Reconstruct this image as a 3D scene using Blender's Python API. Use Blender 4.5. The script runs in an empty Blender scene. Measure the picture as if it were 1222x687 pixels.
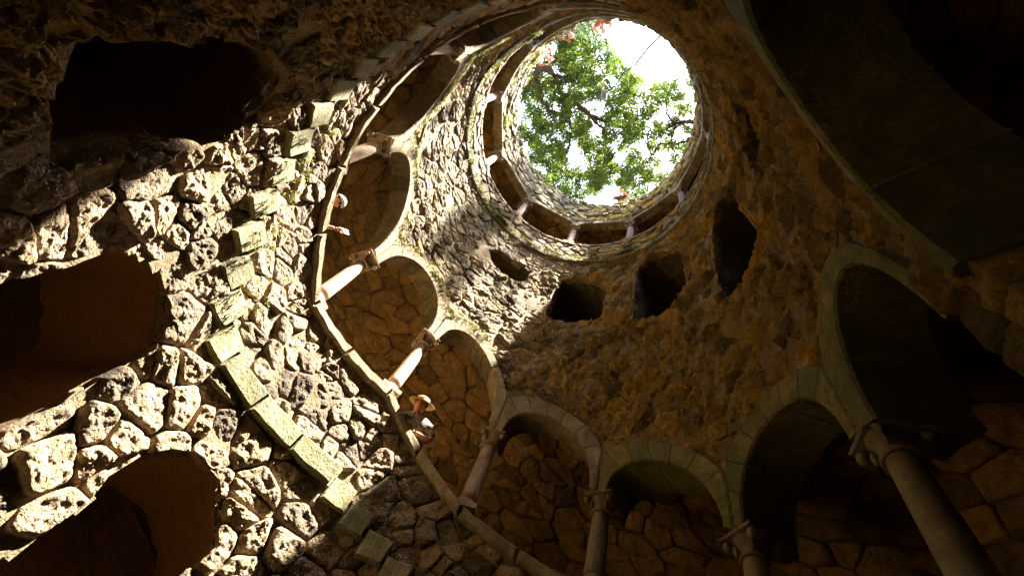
import bpy, math, random
from mathutils import Vector, Matrix, noise
random.seed(7)
S = 2.5                      # radius of the shaft in metres; all (r, z) values below are in radii
rad, deg, pi = math.radians, math.degrees, math.pi
sc = bpy.context.scene
C = sc.collection

# ------------------------------------------------------------------ camera
F, ZX, ZY, CXR, CYR = 600.0, 780.0, 56.0, .456, -.722
def _basis():
    u = Vector((ZX-611, 343.5-ZY, -F)).normalized()
    x = Vector((1, 0, 0)); x = (x - u*x.dot(u)).normalized()
    return x, u.cross(x), u
BX, BY, BU = _basis()
cam_d = bpy.data.cameras.new('camera'); cam = bpy.data.objects.new('camera', cam_d); C.objects.link(cam)
M3 = Matrix((BX, BY, BU))
CAMP = Vector((CXR*S, CYR*S, 0))
cam.matrix_world = Matrix.Translation(CAMP) @ M3.to_4x4()
cam_d.sensor_width = 36; cam_d.lens = 36*F/1222; cam_d.clip_start = .02; cam_d.clip_end = 600
sc.camera = cam
def project(p):
    v = M3.transposed() @ (p-CAMP)
    if v.z > -1e-4: return None
    return (611+F*v.x/-v.z, 343.5-F*v.y/-v.z, -v.z)
def unproj(px, py, z):                                  # point of the place on the level z (in radii)
    r = M3 @ Vector((px-611, 343.5-py, -F))
    return CAMP + r*(z*S/r.z)

# ------------------------------------------------------------------ world, sun, exposure
SUN_AZ, SUN_EL = rad(-19.5), rad(73.1)
w = bpy.data.worlds.new('World'); sc.world = w; w.use_nodes = True
nt = w.node_tree; bg = nt.nodes['Background']
sky = nt.nodes.new('ShaderNodeTexSky'); sky.sky_type = 'NISHITA'; sky.sun_disc = False
sky.sun_elevation = SUN_EL; sky.sun_rotation = rad(90)-SUN_AZ
sky.air_density = .8; sky.dust_density = 1.6; sky.ozone_density = .6
nt.links.new(sky.outputs[0], bg.inputs[0]); bg.inputs[1].default_value = .13
sd = bpy.data.lights.new('sun', 'SUN'); so = bpy.data.objects.new('sun', sd); C.objects.link(so)
sd.energy = 5.0; sd.angle = rad(.53); sd.color = (1, .93, .83)
sdir = Vector((math.cos(SUN_EL)*math.cos(SUN_AZ), math.cos(SUN_EL)*math.sin(SUN_AZ), math.sin(SUN_EL)))
so.rotation_euler = sdir.to_track_quat('Z', 'Y').to_euler(); so.location = sdir*60
sc.view_settings.view_transform = 'Standard'; sc.view_settings.look = 'None'
sc.view_settings.gamma = 1; sc.view_settings.exposure = 3.9
sc.cycles.max_bounces = 12; sc.cycles.diffuse_bounces = 8; sc.cycles.transparent_max_bounces = 8

# ------------------------------------------------------------------ materials
class NT:
    def __init__(s, name):
        s.m = bpy.data.materials.new(name); s.m.use_nodes = True; s.t = s.m.node_tree
        s.b = s.t.nodes['Principled BSDF']; s.b.inputs['Specular IOR Level'].default_value = .25
    def n(s, typ, **kw):
        o = s.t.nodes.new(typ)
        for k, v in kw.items():
            if k.startswith('i_'): o.inputs[int(k[2:])].default_value = v
            elif k.startswith('s_'): o.inputs[k[2:].replace('_', ' ')].default_value = v
            else: setattr(o, k, v)
        return o
    def l(s, a, b): s.t.links.new(a, b)
    def math(s, op, a, b=None, clamp=False):
        o = s.n('ShaderNodeMath', operation=op, use_clamp=clamp)
        for i, v in enumerate((a, b)):
            if v is None: continue
            if isinstance(v, (int, float)): o.inputs[i].default_value = v
            else: s.l(v, o.inputs[i])
        return o.outputs[0]
    def ramp(s, fac, stops):
        o = s.n('ShaderNodeValToRGB'); e = o.color_ramp.elements
        while len(e) < len(stops): e.new(.5)
        for k, (p, c) in enumerate(stops): e[k].position = p; e[k].color = c if len(c) == 4 else (*c, 1)
        s.l(fac, o.inputs[0]); return o.outputs[0]
    def mix(s, f, a, b, typ='MIX'):
        o = s.n('ShaderNodeMix', data_type='RGBA', blend_type=typ)
        for i, v in ((0, f), (6, a), (7, b)):
            if isinstance(v, (int, float)): o.inputs[i].default_value = v
            elif isinstance(v, tuple): o.inputs[i].default_value = (*v, 1)
            else: s.l(v, o.inputs[i])
        return o.outputs[2]
    def noise(s, sc_, det=6, rough=.6, dist=0, vec=None):
        o = s.n('ShaderNodeTexNoise', s_Scale=sc_, s_Detail=det, s_Roughness=rough, s_Distortion=dist)
        s.l(vec or s.co(), o.inputs['Vector']); return o.outputs[0]
    def co(s):
        if not hasattr(s, '_co'): s._co = s.n('ShaderNodeTexCoord').outputs['Object']
        return s._co

def stone_mat(name, light, dark, warm, moss=(.07, .085, .015), moss_amt=.45, rough_bump=.9, warm_amt=.5, pit=1.0, tone=.5, grime=.35, bumpd=1.0, streak=.3, blot=.0, mt=.52):
    k = NT(name)
    at = k.n('ShaderNodeAttribute', attribute_name='tone').outputs['Fac']
    och = k.n('ShaderNodeAttribute', attribute_name='och').outputs['Fac']
    n1 = k.noise(1.7, 5, .65, .6); n2 = k.noise(9, 6, .7); n3 = k.noise(46, 5, .75)
    base = k.mix(k.ramp(n2, [(.36, (0, 0, 0)), (.64, (1, 1, 1))]), dark, light)
    base = k.mix(k.math('MULTIPLY', k.math('MULTIPLY', och, k.ramp(n1, [(.3, (.35, .35, .35)), (.62, (1, 1, 1))])), warm_amt), base, warm)
    base = k.mix(1.0, base, k.ramp(at, [(0, (1-tone,)*3), (.5, (1, 1, 1)), (1, (1+tone*.4, 1+tone*.3, 1+tone*.12))]), 'MULTIPLY')
    sp = k.noise(4.3, 7, .7, 1.0)
    base = k.mix(k.math('MULTIPLY', k.math('MULTIPLY', och, k.ramp(sp, [(.56, (0, 0, 0)), (.64, (1, 1, 1))])), blot), base, (.70, .40, .04))
    # dark lichen and grime specks
    base = k.mix(k.math('MULTIPLY', k.ramp(n3, [(.5, (0, 0, 0)), (.63, (1, 1, 1))]), grime), base, tuple(c*.25 for c in dark))
    lich = k.noise(3.1, 7, .72, .8)
    base = k.mix(k.math('MULTIPLY', k.math('MULTIPLY', k.ramp(lich, [(mt, (0, 0, 0)), (mt+.1, (1, 1, 1))]), moss_amt), k.math('ADD', k.math('MULTIPLY', och, .6), .4)), base, moss)
    if streak:
        mp = k.n('ShaderNodeMapping'); mp.inputs['Scale'].default_value = (5, 5, .55); k.l(k.co(), mp.inputs[0])
        sn = k.noise(1.3, 5, .65, .5, mp.outputs[0])
        base = k.mix(k.math('MULTIPLY', k.ramp(sn, [(.47, (0, 0, 0)), (.66, (1, 1, 1))]), streak), base, (.045, .038, .022))
    k.l(base, k.b.inputs['Base Color']); k.b.inputs['Roughness'].default_value = .93
    # relief: grain, pits and cracks
    wv = k.n('ShaderNodeVectorMath', operation='ADD'); wn = k.n('ShaderNodeTexNoise', s_Scale=14.0, s_Detail=3.0); k.l(k.co(), wn.inputs['Vector'])
    wm = k.n('ShaderNodeVectorMath', operation='SCALE'); k.l(wn.outputs['Color'], wm.inputs[0]); wm.inputs['Scale'].default_value = .06
    k.l(k.co(), wv.inputs[0]); k.l(wm.outputs[0], wv.inputs[1])
    v = k.n('ShaderNodeTexVoronoi', feature='F1', s_Scale=24.0, s_Randomness=1.0); k.l(wv.outputs[0], v.inputs['Vector'])
    v2 = k.n('ShaderNodeTexVoronoi', feature='F1', s_Scale=61.0, s_Randomness=1.0); k.l(wv.outputs[0], v2.inputs['Vector'])
    pits2 = k.ramp(v2.outputs[0], [(.15, (0, 0, 0)), (.5, (1, 1, 1))])
    pits = k.ramp(v.outputs[0], [(.12, (0, 0, 0)), (.42, (1, 1, 1))])
    nz = k.noise(19, 8, .78, .5); rd = k.noise(5.5, 4, .6, 1.2)
    h = k.math('ADD', k.math('MULTIPLY', nz, 1.1), k.math('ADD', k.math('MULTIPLY', pits, .34*pit), k.math('MULTIPLY', pits2, .16*pit)))
    h = k.math('ADD', h, k.math('MULTIPLY', rd, .8))
    b = k.n('ShaderNodeBump', s_Strength=min(1, rough_bump), s_Distance=.05*bumpd); k.l(h, b.inputs['Height'])
    k.l(b.outputs[0], k.b.inputs['Normal'])
    return k.m
M = {}
M['boulder'] = stone_mat('pitted_boulder_stone', (.47, .365, .25), (.26, .17, .085), (.52, .32, .04), moss_amt=.28, tone=.65, rough_bump=1.0, pit=1.5, bumpd=.9)
M['rubble'] = stone_mat('rough_ochre_stone', (.56, .48, .36), (.38, .27, .12), (.62, .36, .03), moss=(.21, .19, .018), moss_amt=.45, warm_amt=1.1, bumpd=2.0, blot=.8, streak=.55, rough_bump=1.0, tone=.6)
M['mortar'] = stone_mat('earthy_mortar', (.33, .25, .14), (.17, .12, .06), (.33, .20, .04), moss_amt=.5, warm_amt=.7)
M['flag'] = stone_mat('brown_gallery_stone', (.45, .275, .10), (.27, .155, .05), (.42, .23, .04), moss_amt=.12, rough_bump=.7, pit=.5, warm_amt=.7)
M['joint'] = stone_mat('dark_joint_mortar_and_shade', (.24, .15, .075), (.13, .08, .04), (.20, .12, .045), moss_amt=.1)  # joint mortar; also colours the shaded backs of the openings
M['ashlar'] = stone_mat('smooth_pale_ashlar', (.43, .33, .19), (.27, .20, .10), (.36, .24, .07), moss_amt=.5, rough_bump=.7, pit=.6, tone=.35, moss=(.12, .125, .04), grime=.4, streak=.45, mt=.48)
M['green_ashlar'] = stone_mat('moss_covered_ashlar', (.36, .29, .10), (.22, .17, .045), (.32, .22, .045), moss_amt=.9, rough_bump=.8, pit=.7, tone=.35, moss=(.11, .14, .010), grime=.4, streak=.4, mt=.44)
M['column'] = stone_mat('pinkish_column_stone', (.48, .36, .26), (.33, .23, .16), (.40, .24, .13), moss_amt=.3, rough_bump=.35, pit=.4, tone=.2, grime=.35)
M['shade_column'] = stone_mat('shaded_column_stone', (.34, .27, .16), (.20, .16, .09), (.28, .20, .08), moss_amt=.45, rough_bump=.2, pit=.3, tone=.2, grime=.3)  # darker olive copy of the column stone, for columns standing in shade
M['tread'] = stone_mat('mossy_tread_stone', (.34, .31, .18), (.20, .175, .08), (.28, .22, .07), moss_amt=.6, mt=.48, rough_bump=.5, pit=.8, moss=(.10, .115, .03), grime=.5)
def simple(name, col, rough=.6, var=.25, scale=30, **kw):
    k = NT(name)
    n = k.noise(scale, 4, .6)
    k.l(k.mix(n, tuple(c*(1-var) for c in col), tuple(min(1, c*(1+var)) for c in col)), k.b.inputs['Base Color'])
    k.b.inputs['Roughness'].default_value = rough
    for a, v in kw.items(): k.b.inputs[a.replace('_', ' ')].default_value = v
    return k.m
M['bark'] = stone_mat('oak_bark', (.09, .07, .05), (.035, .028, .02), (.07, .05, .03), moss_amt=.2)
def leaf_mat(name, a, b, tr):
    k = NT(name)
    at = k.n('ShaderNodeAttribute', attribute_name='tone').outputs['Fac']
    col = k.mix(at, a, b); k.l(col, k.b.inputs['Base Color']); k.b.inputs['Roughness'].default_value = .5
    t = k.n('ShaderNodeBsdfTranslucent'); k.l(k.mix(at, tuple(c*tr for c in a), tuple(c*tr for c in b)), t.inputs[0])
    mx = k.n('ShaderNodeMixShader'); mx.inputs[0].default_value = .55
    k.l(k.b.outputs[0], mx.inputs[1]); k.l(t.outputs[0], mx.inputs[2])
    k.l(mx.outputs[0], k.t.nodes['Material Output'].inputs[0]); return k.m
M['leaf'] = leaf_mat('oak_leaves', (.024, .048, .007), (.085, .11, .013), 1.5)
M['needle'] = leaf_mat('dark_needles', (.02, .04, .025), (.035, .06, .04), 1.5)
M['moss'] = leaf_mat('yellow_green_moss', (.06, .075, .012), (.22, .20, .045), 1.1)
M['metal'] = simple('dark_metal', (.03, .03, .035), .5)
M['lampglass'] = simple('grey_lamp_housing', (.10, .10, .11), .4)
M['reveal_low'] = stone_mat('smooth_rendered_reveal', (.45, .25, .10), (.33, .18, .07), (.42, .21, .06), moss_amt=.1, rough_bump=1, pit=.6, grime=.3, bumpd=1.2, streak=.15)
M['reveal_high'] = stone_mat('rough_shaded_reveal', (.26, .18, .10), (.10, .07, .035), (.26, .15, .05), moss_amt=.4, bumpd=1.8)  # stone colour darkened to carry the shade inside the windows
M['pale_joint'] = stone_mat('pale_pointing', (.33, .26, .13), (.24, .18, .08), (.30, .22, .08), moss_amt=.2, rough_bump=.5)
M['soil'] = simple('earth', (.10, .08, .05), .95, .4, 8)

# ------------------------------------------------------------------ object helpers
def tag(o, label=None, cat=None, group=None, kind=None):
    for k, v in (('label', label), ('category', cat), ('group', group), ('kind', kind)):
        if v: o[k] = v
    return o
def thing(name, label, cat, loc=(0, 0, 0), group=None):
    o = bpy.data.objects.new(name, None); C.objects.link(o); o.location = loc; o.empty_display_size = .1
    return tag(o, label, cat, group)
def mesh(name, V, Fc, mat, parent=None, smooth=False, tone=None, och=None):
    me = bpy.data.meshes.new(name); me.from_pydata([tuple(v) for v in V], [], Fc)
    if smooth: me.polygons.foreach_set('use_smooth', [True]*len(me.polygons))
    for nm, val in (('tone', tone), ('och', och)):
        a = me.attributes.new(nm, 'FLOAT', 'POINT')
        if val is None: val = .5
        a.data.foreach_set('value', val if isinstance(val, list) else [val]*len(V))
    me.materials.append(M[mat] if isinstance(mat, str) else mat)
    o = bpy.data.objects.new(name, me); C.objects.link(o)
    if parent is not None:
        o.parent = parent
        o.matrix_parent_inverse = Matrix.Translation(parent.location).inverted()
    return o
class Buf:
    def __init__(s): s.V = []; s.F = []; s.T = []; s.O = []
    def add(s, V, Fc, tone=.5, och=.5):
        b = len(s.V); s.V += V; s.F += [tuple(i+b for i in f) for f in Fc]; s.T += [tone]*len(V); s.O += [och]*len(V)
    def build(s, name, mat, parent=None, smooth=False):
        return mesh(name, s.V, s.F, mat, parent, smooth, s.T, s.O)
def P(t, r, z): a = rad(t); return Vector((r*S*math.cos(a), r*S*math.sin(a), z*S))
def smooth(a, b, x): x = min(1, max(0, (x-a)/(b-a))); return x*x*(3-2*x)
def lerp(a, b, f): return a+(b-a)*f
def table(tab):
    def f(x):
        if x <= tab[0][0]: (a, u), (b, v) = tab[0], tab[1]
        elif x >= tab[-1][0]: (a, u), (b, v) = tab[-2], tab[-1]
        else:
            for i in range(len(tab)-1):
                if tab[i][0] <= x <= tab[i+1][0]: (a, u), (b, v) = tab[i], tab[i+1]; break
        return u+(v-u)*(x-a)/(b-a)
    return f
def ochre(t):                      # how strongly the stone of this side of the shaft is ochre
    t = t % 360
    return .15 + .85*max(1-smooth(70, 118, t), smooth(196, 235, t))

# ------------------------------------------------------------------ the helix of the arcade
# column angle, sill height, springing height
COL = [(-91, -.45, .10), (-59, -.10, .52), (-27, .08, .70), (1.5, .40, 1.0), (32, .72, 1.12), (64, 1.07, 1.50), (96, 1.35, 1.85),
       (128, 1.75, 2.30), (160, 1.76, 2.32), (192, 2.18, 2.70), (224, 2.66, 3.24), (256, 3.28, 3.70), (288, 3.62, 3.95)]
RISE = [.30, .54, .41, .31, .25, .30, .37, .38, .42, .34, .38, .24]
sill = table([(c[0], c[1]) for c in COL])
floor_z = table([(-91, -1.05), (-59, -.68), (-27, -.42), (0, -.12), (32, .2), (64, .58), (96, .93), (112, 1.08), (126, 1.19), (162, 1.20), (170, 1.30),
                 (183, 1.49), (195, 1.68), (208, 1.88), (224, 2.12), (256, 2.72), (288, 3.1)])
HP = .035                                     # half the width of the pier over a capital, in radii
def bay(i):
    a, b = COL[i], COL[i+1]
    mid = (a[0]+b[0])/2; hw = rad(b[0]-a[0])/2
    return mid, hw, hw-(.075 if i == 2 else .05 if i == 1 else .04), a[2], b[2], RISE[i]
def tw(i, x=0):                               # width of the arch stones
    if i == 2: return lerp(.03, .11, smooth(-.20, .02, x))
    if i == 1: return lerp(.09, .03, smooth(-.02, .20, x))
    return .085 if i >= 6 else .11
def find(t):
    for i in range(len(COL)-1):
        if COL[i][0] <= t <= COL[i+1][0]: return i
    return None
def spring(i, x):                             # springing line of a rampant arch, x = angle from its middle
    mid, hw, a, z0, z1, rise = bay(i)
    return lerp(z0, z1, (x/hw+1)/2)
def extrados(t, extra=0):
    i = find(t)
    if i is None: return None
    mid, hw, a, z0, z1, rise = bay(i); x = rad(t-mid)
    return spring(i, x)+(rise+tw(i, x)+extra)*math.sqrt(max(0, 1-(x/(a+tw(i, x)+extra))**2))
# openings with a plain stone edge: (outline in (t, z), depth, kind)
def arch_pts(t0, t1, z0, zs, rise, n=12):
    m = (t0+t1)/2; h = (t1-t0)/2
    return [(t0, z0), (t0, zs)] + [(m-h*math.cos(pi*k/n), zs+rise*math.sin(pi*k/n)) for k in range(1, n)] + [(t1, zs), (t1, z0)]
OPEN = {
 'hole_a': dict(p=[(208, .86), (207.5, 1.15), (207.5, 1.40), (210, 1.50), (214, 1.58), (219, 1.60), (224, 1.54), (228, 1.44), (229, 1.2), (228.5, .86), (218, .84)], low=1),
 'hole_b': dict(p=arch_pts(171.5, 192.5, .34, .93, .22), low=1),
 'hole_c': dict(p=arch_pts(136.5, 157.5, .10, .76, .22), low=1),
 'hole_d': dict(p=arch_pts(98, 119, -.25, .48, .22), low=1),
 'win_a': dict(p=[(108, 3.50), (109, 3.66), (113, 3.71), (120, 3.74), (127, 3.72), (131, 3.63), (131, 3.54), (120, 3.40), (112, 3.42)], low=0),
 'win_b': dict(p=[(72, 3.04), (72.5, 3.52), (76, 3.66), (82, 3.74), (88, 3.75), (94, 3.70), (95, 3.5), (94.5, 3.05), (84, 3.02)], low=0),
 'win_c': dict(p=[(36, 2.84), (35.5, 3.45), (39, 3.68), (46, 3.82), (53, 3.86), (58, 3.76), (59, 3.5), (58.5, 2.88), (48, 2.8)], low=0),
 'win_d': dict(p=[(2, 2.32), (1, 2.85), (2, 3.3), (6, 3.48), (12, 3.52), (18, 3.32), (21, 2.97), (23, 2.36), (14, 2.25)], low=0),
 'win_e': dict(p=[(-29, 2.30), (-31, 2.6), (-29, 2.86), (-22, 2.95), (-15, 2.9), (-12.5, 2.6), (-12, 2.27), (-21, 2.22)], low=0),
}
def rag(p, amp=.012):              # uneven edge
    out = []
    n = len(p)
    for i in range(n):
        a, b = p[i], p[(i+1) % n]
        for k in range(6):
            f = k/6; t = lerp(a[0], b[0], f); z = lerp(a[1], b[1], f)
            q = P(t, 1, z)*2.2
            out.append((t+deg(amp)*(noise.noise(q)+.6*noise.noise(q*2.7)), z+amp*(noise.noise(q+Vector((9, 3, 1)))+.5*noise.noise(q*2.7+Vector((2, 7, 1))))))
    return out
for k, d in OPEN.items():
    d['p'] = rag(d['p'], .030 if k in ('win_d', 'win_e') else .026 if d['low'] else .016)
    d['x0'] = min(a for a, b in d['p']); d['x1'] = max(a for a, b in d['p'])
    d['z0'] = min(b for a, b in d['p']); d['z1'] = max(b for a, b in d['p'])
def inpoly(p, t, z):
    c = False; n = len(p); j = n-1
    for i in range(n):
        if (p[i][1] > z) != (p[j][1] > z) and t < (p[j][0]-p[i][0])*(z-p[i][1])/(p[j][1]-p[i][1])+p[i][0]: c = not c
        j = i
    return c
def in_open(t, z, pad=0):
    for d in OPEN.values():
        for tt in (t, t-360):
            if d['x0'] <= tt <= d['x1'] and d['z0'] <= z <= d['z1'] and inpoly(d['p'], tt, z): return True
    return False

RING_SILL, RING_CAP, RING_TOP = 4.52, 5.05, 5.26
RINGCOL = [k*360/11 for k in range(11)]
def ring_sill(t): return RING_SILL + .16*smooth(205, 235, t % 360)*(1-smooth(300, 340, t % 360))
def ring_ledge(t): return ring_sill(t)-.42*(1-.55*smooth(215, 240, t % 360)*(1-smooth(300, 340, t % 360)))
def rim_z(t):
    t = t % 360
    return 5.98 - .10*smooth(30, 60, t)*(1-smooth(180, 215, t)) - .28*smooth(200, 235, t)*(1-smooth(285, 330, t)) + .05*noise.noise(P(t, 1, 0)*1.3)
def ring_ex(t):                    # top edge of the ring arches, outer line of their stones
    k = (t % (360/11))/(360/11)*2-1
    return ring_sill(t)-RING_SILL + RING_CAP + .045 + .15*math.sqrt(max(0, 1-k*k*.8))
def ring_in(t):
    k = ((t % (360/11))/(360/11)*2-1)/.9
    return ring_sill(t)-RING_SILL + RING_CAP + .15*math.sqrt(max(0, 1-k*k))

def lowr(t):                       # radius of the wall below the stair
    t = t if t > -92 else t+360
    return 1.0
def lower_top(th):                 # top of the wall below the stair, for th in -91..269
    return floor_z(th)

# solid tests for each wall region, t may run past 360
def solid_lower(t, z):
    return z <= floor_z(t)-.0 and not in_open(t, z)
def solid_parapet(t, z):
    return floor_z(t)+.07 <= z <= sill(t)-.03
def solid_upper(t, z):
    if in_open(t, z): return False
    if z > ring_ledge(t): return False
    t = (t+91) % 360 - 91
    e = extrados(t)
    if z < e: return False
    if t < -72:
        hi = t+360
        if z > floor_z(hi)-.02: return False
    return True
def solid_upper2(t, z):            # above the arches of the last bays (t 269..288)
    return extrados(t) <= z <= ring_ledge(t)
def solid_ringpar(t, z): return ring_ledge(t)+.03 <= z <= ring_sill(t)-.02
def solid_rim(t, z): return ring_ex(t) <= z <= rim_z(t)

def wall_sheet(name, t0, t1, z0, z1, rf, ok, mat='mortar', dt=1.0, dz=.025, parent=None):
    nt_ = int(round((t1-t0)/dt)); nz = int(round((z1-z0)/dz))
    idx = {}; V = []; Fc = []; O = []
    okm = {}
    def g(i, j):
        if (i, j) not in okm: okm[(i, j)] = ok(t0+i*dt, z0+j*dz)
        return okm[(i, j)]
    def vid(i, j):
        if (i, j) not in idx:
            t = t0+i*dt; z = z0+j*dz; r = rf(t)
            q = P(t, 1, z)
            idx[(i, j)] = len(V); V.append(P(t, r - .011 + .013*noise.noise(q*1.5) + .006*noise.noise(q*9), z)); O.append(ochre(t))
        return idx[(i, j)]
    for i in range(nt_):
        for j in range(nz):
            if sum((g(i, j), g(i+1, j), g(i, j+1), g(i+1, j+1))) >= 3 or (sum((g(i, j), g(i+1, j), g(i, j+1), g(i+1, j+1))) >= 1 and (not in_open(t0+(i+.5)*dt, z0+(j+.5)*dz))):
                Fc.append((vid(i, j), vid(i, j+1), vid(i+1, j+1), vid(i+1, j)))
    return mesh(name, V, Fc, mat, parent, True, .5, O)

# ------------------------------------------------------------------ stones
def voronoi(x0, x1, z0, z1, s, asp, jit=.42, rng=random):
    """cells of an irregular masonry pattern; returns [(centre, polygon)]"""
    rows = int((z1-z0)/s)+3; colsn = int((x1-x0)/(s*asp))+3
    g = {}
    for j in range(-1, rows):
        for i in range(-1, colsn):
            if rng.random() < .10: continue
            g[(i, j)] = (x0+(i+.5*(j % 2)+rng.uniform(-jit, jit))*s*asp, z0+(j+rng.uniform(-jit, jit)*.8)*s)
    out = []
    for (i, j), (cx, cz) in g.items():
        if cx < x0-s or cx > x1+s or cz < z0-s or cz > z1+s: continue
        poly = [(cx-2*s*asp, cz-2*s), (cx+2*s*asp, cz-2*s), (cx+2*s*asp, cz+2*s), (cx-2*s*asp, cz+2*s)]
        for di in (-2, -1, 0, 1, 2):
            for dj in (-2, -1, 0, 1, 2):
                q = g.get((i+di, j+dj))
                if q is None or (di == 0 and dj == 0): continue
                nx, nz = q[0]-cx, q[1]-cz; mx, mz = (q[0]+cx)/2, (q[1]+cz)/2
                new = []
                for a in range(len(poly)):
                    A, B = poly[a], poly[(a+1) % len(poly)]
                    da = (A[0]-mx)*nx+(A[1]-mz)*nz; db = (B[0]-mx)*nx+(B[1]-mz)*nz
                    if da <= 0: new.append(A)
                    if (da < 0 < db) or (db < 0 < da):
                        f = da/(da-db); new.append((A[0]+(B[0]-A[0])*f, A[1]+(B[1]-A[1])*f))
                poly = new
                if len(poly) < 3: break
            if len(poly) < 3: break
        if len(poly) >= 3: out.append(((cx, cz), poly))
    return out
def chaikin(p):
    o = []
    for i in range(len(p)):
        a, b = p[i], p[(i+1) % len(p)]
        o.append((a[0]*.87+b[0]*.13, a[1]*.87+b[1]*.13)); o.append((a[0]*.13+b[0]*.87, a[1]*.13+b[1]*.87))
    return o
def resample(p, n):
    L = [0]
    for i in range(len(p)): a, b = p[i], p[(i+1) % len(p)]; L.append(L[-1]+math.hypot(b[0]-a[0], b[1]-a[1]))
    out = []; k = 0
    for q in range(n):
        d = L[-1]*q/n
        while L[k+1] < d: k += 1
        f = (d-L[k])/max(1e-9, L[k+1]-L[k]); a, b = p[k], p[(k+1) % len(p)]
        out.append((a[0]+(b[0]-a[0])*f, a[1]+(b[1]-a[1])*f))
    return out
def inframe(p, m=0):
    q = project(p)
    return q is not None and -m < q[0] < 1222+m and -m < q[1] < 687+m
def stone_set(parent, cells, ok, surf, gap, H, mat, ochf=ochre, rough=.35, SQ=12, fine=1.0, side=False, limit=300, stuff='small_stone_infill', part='stone', facet=False, lod=1.0):
    """surf(x, z, h) maps metric wall coordinates (radii) and height above the wall to a point"""
    rng = random.Random(hash(part+str(len(cells))) % 1000 if False else len(cells))
    items = []
    for (cx, cz), poly in cells:
        ax = sum(p[0] for p in poly)/len(poly); az = sum(p[1] for p in poly)/len(poly)
        if not ok(deg(ax), az):
            alt = [((p[0]+ax)/2, (p[1]+az)/2) for p in poly]
            alt = [p for p in alt if ok(deg(p[0]), p[1])]
            if not alt: continue
            ax = sum(p[0] for p in alt)/len(alt); az = sum(p[1] for p in alt)/len(alt)
            if not ok(deg(ax), az): continue
        sz = max(.02, (max(p[0] for p in poly)-min(p[0] for p in poly)+max(p[1] for p in poly)-min(p[1] for p in poly))/2)
        pr = chaikin(poly)
        g = gap/sz
        pr = [(p[0]+(ax-p[0])*min(.4, g*2), p[1]+(az-p[1])*min(.4, g*2)) for p in pr]
        c0 = surf(ax, az, 0); vis = inframe(c0, 30)
        dist = (c0-CAMP).length/S
        px = sz*F/max(.1, dist) if vis else 3
        items.append((px, vis, ax, az, pr, sz))
    items.sort(key=lambda a: -a[0])
    buf = Buf(); n = 0
    for px, vis, ax, az, pr, sz in items:
        e = px*lod
        if e > 90: N, K = 96, 30
        elif e > 50: N, K = 76, 22
        elif e > 28: N, K = 44, 12
        elif e > 14: N, K = 24, 6
        elif e > 6: N, K = 14, 3
        else: N, K = 9, 2
        ol = resample(pr, N)
        cl = []
        for x, z in ol:
            if not ok(deg(x), z):
                lo, hi = 0., 1.
                for _ in range(9):
                    m = (lo+hi)/2
                    if ok(deg(ax+(x-ax)*m), az+(z-az)*m): lo = m
                    else: hi = m
                x, z = ax+(x-ax)*lo, az+(z-az)*lo
            cl.append((x, z))
        area = abs(sum(cl[i][0]*cl[(i+1) % N][1]-cl[(i+1) % N][0]*cl[i][1] for i in range(N)))/2
        if area < .0006 or area < .04*sz*sz: continue
        hh = H*rng.uniform(.55, 1.25)*min(1, math.sqrt(area)/(.7*sz))
        if side: fine_ = fine*(.22+.78*ochf(deg(ax))); rough_ = rough*(.30+.70*ochf(deg(ax)))
        else: fine_, rough_ = fine, rough
        tilt = (rng.uniform(-.3, .3), rng.uniform(-.2, .3)); off = Vector((rng.uniform(0, 90), 0, 0))
        V = []; Fc = []
        for k in range(K+1):
            s = 1-(k/K)**1.35 if K > 2 else 1-k/K
            prof = (max(0, 1-s**SQ))**.5
            ring = range(N) if k < K else (0,)
            for i in ring:
                x = ax+(cl[i][0]-ax)*s; z = az+(cl[i][1]-az)*s
                if k == K: x, z = ax, az
                h = hh*prof*(1+tilt[0]*(x-ax)/sz*2+tilt[1]*(z-az)/sz*2)
                b = surf(x, z, 0)
                if vis or True:
                    d = noise.fractal(b*(2.4/sz*.16)+off, 1.0, 2.1, 5 if e > 28 else 3)
                    rdg = 1-abs(noise.noise(b*(1.5/sz*.16)+off*1.7))*2
                    h += hh*rough_*(d*.9+(rdg-.5)*.45)*(prof)
                    if e > 20:
                        fr = noise.fractal(b*11+off, .9, 2.2, 4); h += .011*fine_*fr*prof
                        pz = noise.noise(b*17+off); h -= .012*fine_*max(0, pz-.28)*prof
                    if 0 < k < K:
                        j = noise.noise_vector(b*(1.3/sz*.16)+off)*(.09*sz)
                        x += j.x; z += j.y
                h = max(h, -.02) if k else -.035
                V.append(surf(x, z, h))
        for k in range(K-1):
            for i in range(N):
                a = k*N+i; b2 = k*N+(i+1) % N
                Fc.append((a, b2, b2+N, a+N))
        top = K*N
        for i in range(N): Fc.append(((K-1)*N+i, (K-1)*N+(i+1) % N, top))
        tone = rng.random(); oc = ochf(deg(ax))*rng.uniform(.55, 1.1)
        if vis and n < limit and px > 7:
            mesh(part, V, Fc, mat, parent, px > 10, tone, oc); n += 1
        else: buf.add(V, Fc, tone, oc)
    if buf.V: tag(buf.build(stuff, mat, parent), kind='stuff')
    return n
def cyl(rf):
    def f(x, z, h):
        t = deg(x); r = rf(t)-h
        return Vector((r*S*math.cos(x), r*S*math.sin(x), z*S))
    return f
one = lambda t: 1.0
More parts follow.
